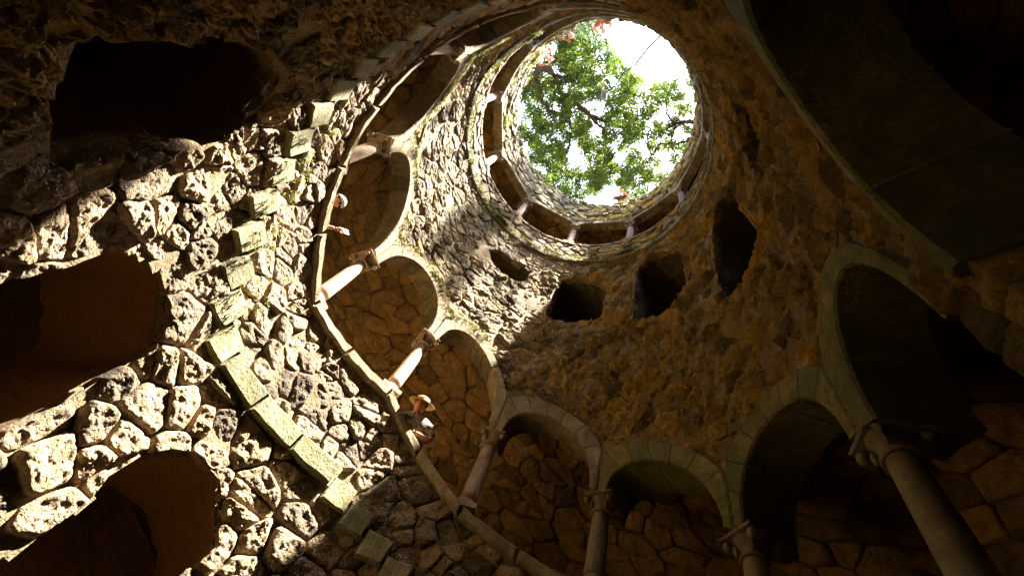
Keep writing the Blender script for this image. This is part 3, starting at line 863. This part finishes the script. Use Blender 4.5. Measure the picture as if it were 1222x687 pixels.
    if hair:
        V, Fc = ballv((-.018, 0, .028), .108, 14, .95, .82, 1.0)
        V = [v for v in V]
        W = []
        for v in V:
            v = Vector(v)
            if v.x > .035 and v.z < .07: v.x = .035 + (v.x-.035)*.1
            v += noise.noise_vector(v*40)*.006
            W.append(hc + H3 @ (v*KP))
        mesh('hair', W, Fc, hair, ob, True)
    if glasses:
        parts = [ballv((.093, s_*.031, .012), .026, 8, .35, 1, .85) for s_ in (-1, 1)]
        parts.append(cbox(.09, .1, -.01, .01, .014, .02, .001))
        for s_ in (-1, 1): parts.append(cbox(-.01, .09, s_*.076-.002, s_*.076+.002, .012, .018, .0005))
        V, Fc = merge(*parts); mesh('sunglasses', [hc + H3 @ (v*KP) for v in V], Fc, plain('black_lens', (.008, .008, .01), .12), ob, True)
    if hat:
        prof = [(.19, .035), (.192, .04), (.15, .052), (.105, .056), (.098, .085), (.09, .12), (.06, .138), (.0005, .142)]
        V, Fc = lathe(prof, 32); inner = [(.188, .034), (.15, .046), (.1, .05), (.094, .085), (.085, .115), (.0005, .134)]
        V2, F2 = lathe(inner, 32); V, Fc = merge((V, Fc[:-2]), (V2, F2[:-2]))
        mesh('straw_hat', [hc + H3 @ (Vector((v.x-.012, v.y, v.z+.005))*KP) for v in V], Fc, hat, ob, True)
    return ob, g, H3
def pose(lean=.15, crouch=0, arms=None, hx=0, hy=0):
    z = -crouch
    J = dict(pelvis=(-.05, 0, .92+z), waist=(0, 0, 1.08+z), chest=(.05+lean*.5, 0, 1.28+z), neck=(.08+lean, hy*.5, 1.43+z), skull=(.09+lean+hx*.6, hy*.8, 1.48+z), head=(.12+lean+hx, hy, 1.56+z),
             shoulder_l=(.05+lean*.8, .17, 1.36+z), shoulder_r=(.05+lean*.8, -.17, 1.36+z), hip_l=(-.05, .09, .86+z), hip_r=(-.05, -.09, .86+z),
             knee_l=(-.03, .1, .48+z*.5), knee_r=(-.03, -.1, .48+z*.5), foot_l=(-.05, .1, .06), foot_r=(-.05, -.1, .06))
    J.update(arms); return J
plain('fair_skin', (.55, .26, .16), .45, var=.08); plain('tanned_skin', (.42, .17, .08), .45, var=.08)  # two even skin tones, fair and tanned
plain('blond_hair', (.42, .30, .16), .5); plain('dark_hair', (.03, .02, .015), .5)
plain('straw', (.38, .22, .08), .8, scale=120); plain('denim', (.04, .06, .11), .8); plain('white_cloth', (.7, .68, .64), .8, var=.05)
plain('red_cloth', (.07, .018, .014), .8); plain('orange_cloth', (.22, .07, .03), .8); plain('black_cloth', (.015, .015, .018), .8)
def print_cloth():
    k = NT('printed_cloth')
    v = k.n('ShaderNodeTexVoronoi', s_Scale=22.0); k.l(k.co(), v.inputs['Vector'])
    n = k.noise(30, 3, .5)
    c = k.mix(k.ramp(v.outputs[0], [(.25, (1, 1, 1)), (.38, (0, 0, 0))]), (.32, .30, .24), (.05, .10, .12))
    c = k.mix(k.ramp(n, [(.55, (0, 0, 0)), (.6, (1, 1, 1))]), c, (.22, .13, .08))
    k.l(c, k.b.inputs['Base Color']); k.b.inputs['Roughness'].default_value = .85; M['printed_cloth'] = k.m
print_cloth()
# the visitor with the phone
t1, z1 = angz(on_cyl(401, 240, .99))
fz = floor_z(t1)+.03; cr = 1.56-(z1-fz)*S/KP
ob, g, H3 = person('person leaning over the coping in sunglasses and white cap, phone held out', t1, 1.10, fz,
    pose(.20, cr, dict(elbow_l=(.24, .26, 1.22-cr), wrist_l=(.36, .34, 1.38-cr), hand_l=(.39, .39, 1.46-cr),
    elbow_r=(.10, -.24, 1.12-cr), wrist_r=(.18, -.02, 1.10-cr), hand_r=(.19, .06, 1.10-cr))),
    'fair_skin', None, 'white_cloth', 'denim', 'dark_hair', 'none', face=(.75, .35, -.5), glasses=True)
hc = g['head']
V, Fc = ballv((-.004, 0, .042), .115, 12, .98, .84, .95)
W = []
for v in V:
    if v.z < .035: v.z = .035+(v.z-.035)*.05
    W.append(hc+H3 @ (v*KP))
mesh('cap', W, Fc, 'white_cloth', ob, True)
ph = g['wrist_l']+(g['hand_l']-g['wrist_l']).normalized()*.15
V, Fc = cbox(-.006, .006, -.037, .037, -.075, .075, .004)
V2, F2 = ballv((-.008, .022, .058), .006, 5)
hd = (g['hand_l']-g['wrist_l']).normalized(); d = (CAMP-ph).normalized()*.8+(hc-ph).normalized()*.5; d = (d-hd*d.dot(hd)).normalized(); upv = d.cross(hd)
PH = Matrix((d, upv, hd)).transposed()
V, Fc = merge((V, Fc), (V2, F2))
po = mesh('phone', [PH @ v for v in V], Fc, plain('peach_case', (.62, .30, .20), .35), None); po.location = ph
tag(po, 'peach coloured phone held out over the coping', 'phone')
# the visitor with the straw hat
t2, z2 = angz(on_cyl(500, 487, .98)); fz = floor_z(t2)+.03; cr = 1.56-(z2-fz)*S/KP
Jh = pose(.20, cr, dict(elbow_l=(.30, .36, 1.16-cr), wrist_l=(.30, .12, 1.16-cr), hand_l=(.30, .02, 1.17-cr), elbow_r=(.22, -.30, 1.18-cr), wrist_r=(.31, -.10, 1.22-cr), hand_r=(.31, 0, 1.21-cr)))
Jh.update(waist=(.10, .14, 1.10-cr), chest=(.24, .14, 1.30-cr), neck=(.31, .03, 1.45-cr), skull=(.33, .01, 1.49-cr), head=(.36, 0, 1.555-cr), shoulder_l=(.28, .29, 1.37-cr), shoulder_r=(.26, -.02, 1.42-cr))
person('person in straw hat and printed shirt leaning over the coping on a bare arm', t2, 1.085, fz, Jh,
    'tanned_skin', None, 'printed_cloth', 'denim', 'dark_hair', 'short', face=(.9, -.2, -.45), hat='straw')
# visitors up on the rim
def rim_person(px, py, label, shirt, skin='fair_skin', hair='dark_hair', lean=.28, sleeves='short', dy=0, up=0, glasses=False, rr=1.27):
    q = on_cyl(px, py, 1.02); t_, z_ = angz(q)
    gz = 5.60; cr = 1.56-(z_-gz)*S/KP-up
    person(label, t_, rr, gz, pose(lean+.1, cr, dict(elbow_l=(lean+.1, .30, 1.12-cr), wrist_l=(lean+.3, .12, 1.14-cr), hand_l=(lean+.4, .05, 1.13-cr),
        elbow_r=(lean+.05, -.32, 1.14-cr), wrist_r=(lean+.25, -.2, 1.12-cr), hand_r=(lean+.35, -.15, 1.12-cr))), skin, None, shirt, 'black_cloth', hair, sleeves, face=(.8, .1, -.5), glasses=glasses)
rim_person(740, 224, 'person in a red top leaning on the rim against the sky, bottom of the ring', 'red_cloth', up=.22)
rim_person(648, 66, 'fair person in white leaning over the rim at upper left', 'white_cloth', 'tanned_skin', hair='blond_hair', up=.32, lean=.55, rr=1.21)
rim_person(718, 24, 'person in orange looking down over the rim at the top', 'orange_cloth', 'tanned_skin', up=.30, lean=.62, rr=1.2)
rim_person(676, 34, 'person in a red shirt half hidden behind the rim at the top left', 'red_cloth', 'tanned_skin', up=.26, lean=.55, rr=1.21)

# ------------------------------------------------------------------ trees over the well
def tube(path, r0, r1, n=8, rng=random):
    V = []; Fc = []
    m = len(path)
    for i, p in enumerate(path):
        d = (path[min(m-1, i+1)]-path[max(0, i-1)]).normalized(); a = d.orthogonal().normalized(); b = d.cross(a)
        r = lerp(r0, r1, i/(m-1))
        for k in range(n): V.append(p+(a*math.cos(2*pi*k/n)+b*math.sin(2*pi*k/n))*r*(1+.15*math.sin(3*k+i)))
    for i in range(m-1):
        for k in range(n): Fc.append((i*n+k, i*n+(k+1) % n, (i+1)*n+(k+1) % n, (i+1)*n+k))
    return V, Fc
def wiggle(pts, sub=4, amp=.12, rng=random):
    out = []
    for i in range(len(pts)-1):
        L = (pts[i+1]-pts[i]).length
        for k in range(sub):
            p = pts[i].lerp(pts[i+1], k/sub)
            out.append(p+Vector((rng.uniform(-1, 1), rng.uniform(-1, 1), rng.uniform(-1, 1)))*amp*L*(0 if k == 0 else .5))
    out.append(pts[-1]); return out
rng = random.Random(11)
tr = thing('oak_tree', 'tall oak spreading its bright green crown over the well mouth', 'tree', P(200, 3.4, 5.58))
zb = 10.2
bp = [[(632, 60, 9.2), (644, 78, 9.6), (664, 92, 10), (669, 111, 10.2), (690, 125, 10.4), (704, 139, 10.4), (721, 153, 10.5), (722, 170, 10.6)],
      [(641, 72, 9.6), (642, 98, 10), (645, 118, 10.1), (658, 133, 10.2), (678, 141, 10.3), (682, 160, 10.4), (676, 185, 10.5)],
      [(704, 139, 10.4), (718, 143, 10.6), (735, 150, 10.7), (760, 153, 10.8), (772, 162, 10.9), (777, 190, 11)],
      [(690, 125, 10.4), (678, 130, 10.5), (668, 150, 10.6), (650, 160, 10.6), (636, 152, 10.6)],
      [(836, 158, 10.2), (824, 164, 10.3), (809, 172, 10.5), (788, 171, 10.6), (778, 185, 10.7), (768, 200, 10.8)],
      [(836, 140, 10.2), (826, 146, 10.3), (815, 146, 10.4), (802, 148, 10.5), (795, 136, 10.6), (797, 118, 10.7), (790, 104, 10.8)],
      [(704, 139, 10.4), (700, 160, 10.6), (698, 185, 10.8), (712, 200, 10.8)], [(664, 92, 10), (690, 85, 10.4), (715, 92, 10.6), (735, 85, 10.8)],
      [(815, 146, 10.4), (800, 160, 10.6), (785, 158, 10.6), (770, 150, 10.8)]]
rw = [.19, .14, .10, .07, .08, .08, .06, .07, .055]
base = P(200, 3.4, 5.5)
forkA = unproj(632, 60, 9.2)
trunk = [base, base.lerp(forkA, .25)+Vector((-.3, .1, 1.2)), base.lerp(forkA, .6)+Vector((-.1, 0, 1.4)), forkA]
V, Fc = tube(wiggle(trunk, 5, .04, rng), .48, .17, 12); mesh('trunk', V, Fc, 'bark', tr, True)
br = []
for b, r in zip(bp, rw):
    pts = [unproj(*p) for p in b]; path = wiggle(pts, 4, .16, rng)
    if b is bp[1]: path = [forkA]+path
    if b in (bp[4], bp[5]):
        path = [P(40, 3.4, 9.2), P(38, 2.2, 10.0)]+path
    V, Fc = tube(path, r, r*.35); mesh('branch', V, Fc, 'bark', tr, True); br += path[2:]
twg = Buf(); tips = []
for _ in range(420):
    p = rng.choice(br); d = Vector((rng.gauss(0, 1), rng.gauss(0, 1), rng.gauss(0, .5))).normalized(); L = rng.uniform(.4, 1.5)
    pts = [p]
    for k in range(4): d = (d+Vector((rng.gauss(0, .35), rng.gauss(0, .35), rng.gauss(0, .3)))).normalized(); pts.append(pts[-1]+d*L/4)
    V, Fc = tube(pts, .028, .007, 4); twg.add(V, Fc); tips.append(pts[-1])
tag(twg.build('twigs', 'bark', tr, True), kind='stuff')
sky_poly = [(708, 10), (726, 50), (742, 72), (756, 86), (772, 98), (788, 98), (796, 84), (806, 80), (814, 88), (832, 86), (850, 60), (800, -10)]
gap_poly = [[(690, 246), (700, 234), (722, 231), (733, 218), (742, 230), (742, 246)], [(676, 180), (684, 168), (692, 176), (690, 196), (680, 202)],
            [(616, 120), (628, 128), (626, 140), (616, 140)], [(650, 56), (664, 50), (668, 62), (656, 68)]]
def leaf_ok(p):
    q = project(p)
    if q is None: q = (0, 0, 0)
    x, y = q[0]+rng.uniform(-3, 3), q[1]+rng.uniform(-3, 3)
    if inpoly(sky_poly, x, y): return False
    k = (p.z-6.0*S)/math.tan(SUN_EL); bx, by = p.x-k*math.cos(SUN_AZ), p.y-k*math.sin(SUN_AZ)
    if math.hypot(bx, by) < .93*S and rng.random() < .42: return False
    for g_ in gap_poly:
        if inpoly(g_, x, y): return rng.random() < .12
    return True
def leaf(buf, p, L, rng, tone):
    d = Vector((rng.gauss(0, 1), rng.gauss(0, 1), rng.gauss(0, .55))).normalized(); s_ = d.cross(Vector((rng.gauss(0, .6), rng.gauss(0, .6), 1))).normalized(); u = d.cross(s_)
    W = L*.33
    V = [p, p+d*L*.3+s_*W*.8+u*L*.05, p+d*L*.5+s_*W*.5, p+d*L*.75+s_*W+u*L*.05, p+d*L, p+d*L*.75-s_*W+u*L*.05, p+d*L*.5-s_*W*.5, p+d*L*.3-s_*W*.8+u*L*.05]
    buf.add(V, [(0, 1, 2, 6, 7), (2, 3, 4, 5, 6)], tone)
lf = Buf(); n = 0
crown_c = []
for _ in range(2300):
    px, py = rng.uniform(606, 846), rng.uniform(8, 256)
    z = rng.uniform(9.8, 12.2); c = unproj(px, py, z)
    if inpoly(sky_poly, px, py): continue
    if any(inpoly(g_, px, py) for g_ in gap_poly): continue
    right = smooth(740, 780, px)
    if noise.noise(Vector((px*.045, py*.045, 3.3)))+.7*noise.noise(Vector((px*.12, py*.12, 7.3))) < -.34+.14*right: continue
    if rng.random() < .05+.20*right: continue
    crown_c.append((c, rng.uniform(.14, .38)*(1-.2*right)))
for _ in range(420):                                   # the crown goes on beyond what shows through the mouth
    a = rng.uniform(0, 360); r = rng.uniform(2.4, 6)
    p = P(a, r, rng.uniform(9.6, 13)) + Vector((-1.8, 2.2, 0))
    if (Vector((p.x, p.y)) - Vector((3.0, -.9))).length < 5: continue
    crown_c.append((p, rng.uniform(.4, .8)))
for c, R_ in crown_c:
    base_t = rng.uniform(.1, .8)
    for k in range(int(96*min(1.4, R_/.3))):
        d = Vector((rng.gauss(0, 1), rng.gauss(0, 1), rng.gauss(0, .6)))*R_*.55
        p = c+d
        if leaf_ok(p): leaf(lf, p, rng.uniform(.075, .13), rng, min(1, max(0, base_t+rng.uniform(-.3, .3)))); n += 1
tag(lf.build('crown', 'leaf', tr), kind='stuff')
cf = thing('conifer_tree', 'dark drooping conifer bough showing at the top of the well mouth', 'tree', P(262, 4.2, 5.58))
top = P(262, 4.2, 12.5)
V, Fc = tube([P(262, 4.2, 5.5), P(262, 4.2, 8), top], .3, .08, 10); mesh('trunk', V, Fc, 'bark', cf, True)
nb = Buf()
for (x0, y0, x1, y1) in [(690, -10, 716, 60), (705, -10, 727, 68), (680, 0, 702, 44), (715, -12, 738, 40), (670, 6, 690, 40)]:
    a, b = unproj(x0, y0, 9.2), unproj(x1, y1, 8.9); path = wiggle([P(262, 4.2, 9.6), a, b], 6, .05, rng)
    V, Fc = tube(path, .05, .012, 6); mesh('branch', V, Fc, 'bark', cf, True)
    for p in path[4:]:
        for k in range(46):
            d = Vector((rng.gauss(0, 1), rng.gauss(0, 1), rng.gauss(0, 1))).normalized(); q = p+Vector((rng.gauss(0, .13), rng.gauss(0, .13), rng.gauss(0, .1))); s_ = d.orthogonal().normalized()*.012
            nb.add([q, q+d*.07+s_, q+d*.15, q+d*.07-s_], [(0, 1, 2, 3)], rng.random())
tag(nb.build('needles', 'needle', cf), kind='stuff')
# a lamp hung on a cable over the mouth
la = thing('hanging_lamp', 'grey lamp hung on a thin cable across the well mouth', 'lamp', unproj(722, 113, 7.6))
cable = wiggle([unproj(*p) for p in ((800, 28, 6.9), (787, 44, 7.0), (768, 64, 7.2), (758, 78, 7.3), (745, 86, 7.4), (735, 101, 7.5), (724, 110, 7.6), (709, 118, 7.7), (700, 122, 7.8))], 3, .06, rng)
V, Fc = tube(cable, .034, .026, 6); mesh('cable', V, Fc, 'metal', la, True)
lc = unproj(721, 113, 7.6)
V, Fc = cbox(-.10, .10, -.15, .15, -.07, .05, .03); mesh('lamp_housing', [lc+v for v in V], Fc, 'lampglass', la)
V, Fc = cbox(-.07, .07, -.11, .11, -.10, -.073, .01); mesh('lens', [lc+v for v in V], Fc, 'lampglass', la)

# ------------------------------------------------------------------ moss and hanging plants
mo = Buf()
def blades(buf, p, n, L, inward, spread, rng):
    for _ in range(n):
        q = p+Vector((rng.gauss(0, spread), rng.gauss(0, spread), rng.gauss(0, spread*.7)))
        d = (inward*rng.uniform(.2, 1)+Vector((rng.gauss(0, .5), rng.gauss(0, .5), rng.uniform(-1, .3)))).normalized(); s_ = d.orthogonal().normalized()
        l_ = L*rng.uniform(.4, 1.2); s_ = (s_*rng.choice((-1, 1))+d.cross(s_)*rng.uniform(-1, 1)).normalized()*l_*.16
        buf.add([q-s_*.6, q+d*l_*.55+s_-Vector((0, 0, l_*.12)), q+d*l_-Vector((0, 0, l_*.45)), q+d*l_*.5-s_-Vector((0, 0, l_*.1)), ], [(0, 1, 2, 3)], rng.random())
rng = random.Random(31)
def inw(t): return -Vector((math.cos(rad(t)), math.sin(rad(t)), 0))
for t_ in [100+.35*k for k in range(390)]:
    if t_ > 236: break
    dens = max(0, noise.noise(Vector((t_*.09, 1, 0)))+.15)*1.6 + smooth(185, 215, t_)*.9
    if t_ > 112 and t_ < 200: dens += .05
    for _ in range(int(dens*5+rng.random())):
        e = extrados(t_)+rng.uniform(-.01, .035); blades(mo, P(t_, .965, e), 6, .035, inw(t_), .018, rng)
tag(mo.build('moss', 'moss', None), 'yellow green moss along the tops of the arches', None, None, 'stuff')
mr = Buf()
for t_ in [k*.45 for k in range(800)]:
    d1 = max(0, noise.noise(Vector((t_*.07, 5, 0)))+.45)*(1 if 60 < t_ < 250 else .4)
    for _ in range(int(d1*4+rng.random()*.6)): blades(mr, P(t_, .955, ring_ledge(t_)+.035), 7, .05, inw(t_), .02, rng)
    d2 = max(0, noise.noise(Vector((t_*.08, 9, 0)))+.3)*(1 if 60 < t_ < 260 else .3)
    for _ in range(int(d2*5)): blades(mr, P(t_, .95, rng.choice((ring_ex(t_)+.02, ring_ex(t_)+rng.uniform(.0, .5), rim_z(t_)-.02))), 7, .055, inw(t_), .02, rng)
tag(mr.build('moss', 'moss', None), 'moss on the ledge and rim of the top ring', None, None, 'stuff')
for k, (t_, z_) in enumerate([(206, 1.98), (200, 1.84), (195, 1.80), (190, 1.72), (185, 1.62), (180, 1.55), (174, 1.46), (169, 1.42)]):
    lb = Buf()
    for s in range(5):
        a = t_+rng.uniform(-1.8, 1.8); p = P(a, .92, z_+.02+rng.uniform(-.03, .04)); L = rng.uniform(.08, .26); q = p.copy()
        while L > 0:
            blades(lb, q, 3, .035, inw(a), .01, rng); q += Vector((rng.gauss(0, .008), rng.gauss(0, .008), -.022)); L -= .022
    WH = ['highest, beside the shaded boulders', 'second from the top of the steps', 'third from the top', 'above the fourth step end', 'in the middle of the steps', 'on the sunlit step ends below the middle', 'near the lower step ends', 'lowest, just above the long landing slab']
    o = lb.build('hanging_plant', 'moss', None); tag(o, 'trailing yellow green plant on the tread ends, '+WH[k], 'plant', 'plants trailing over the tread ends')
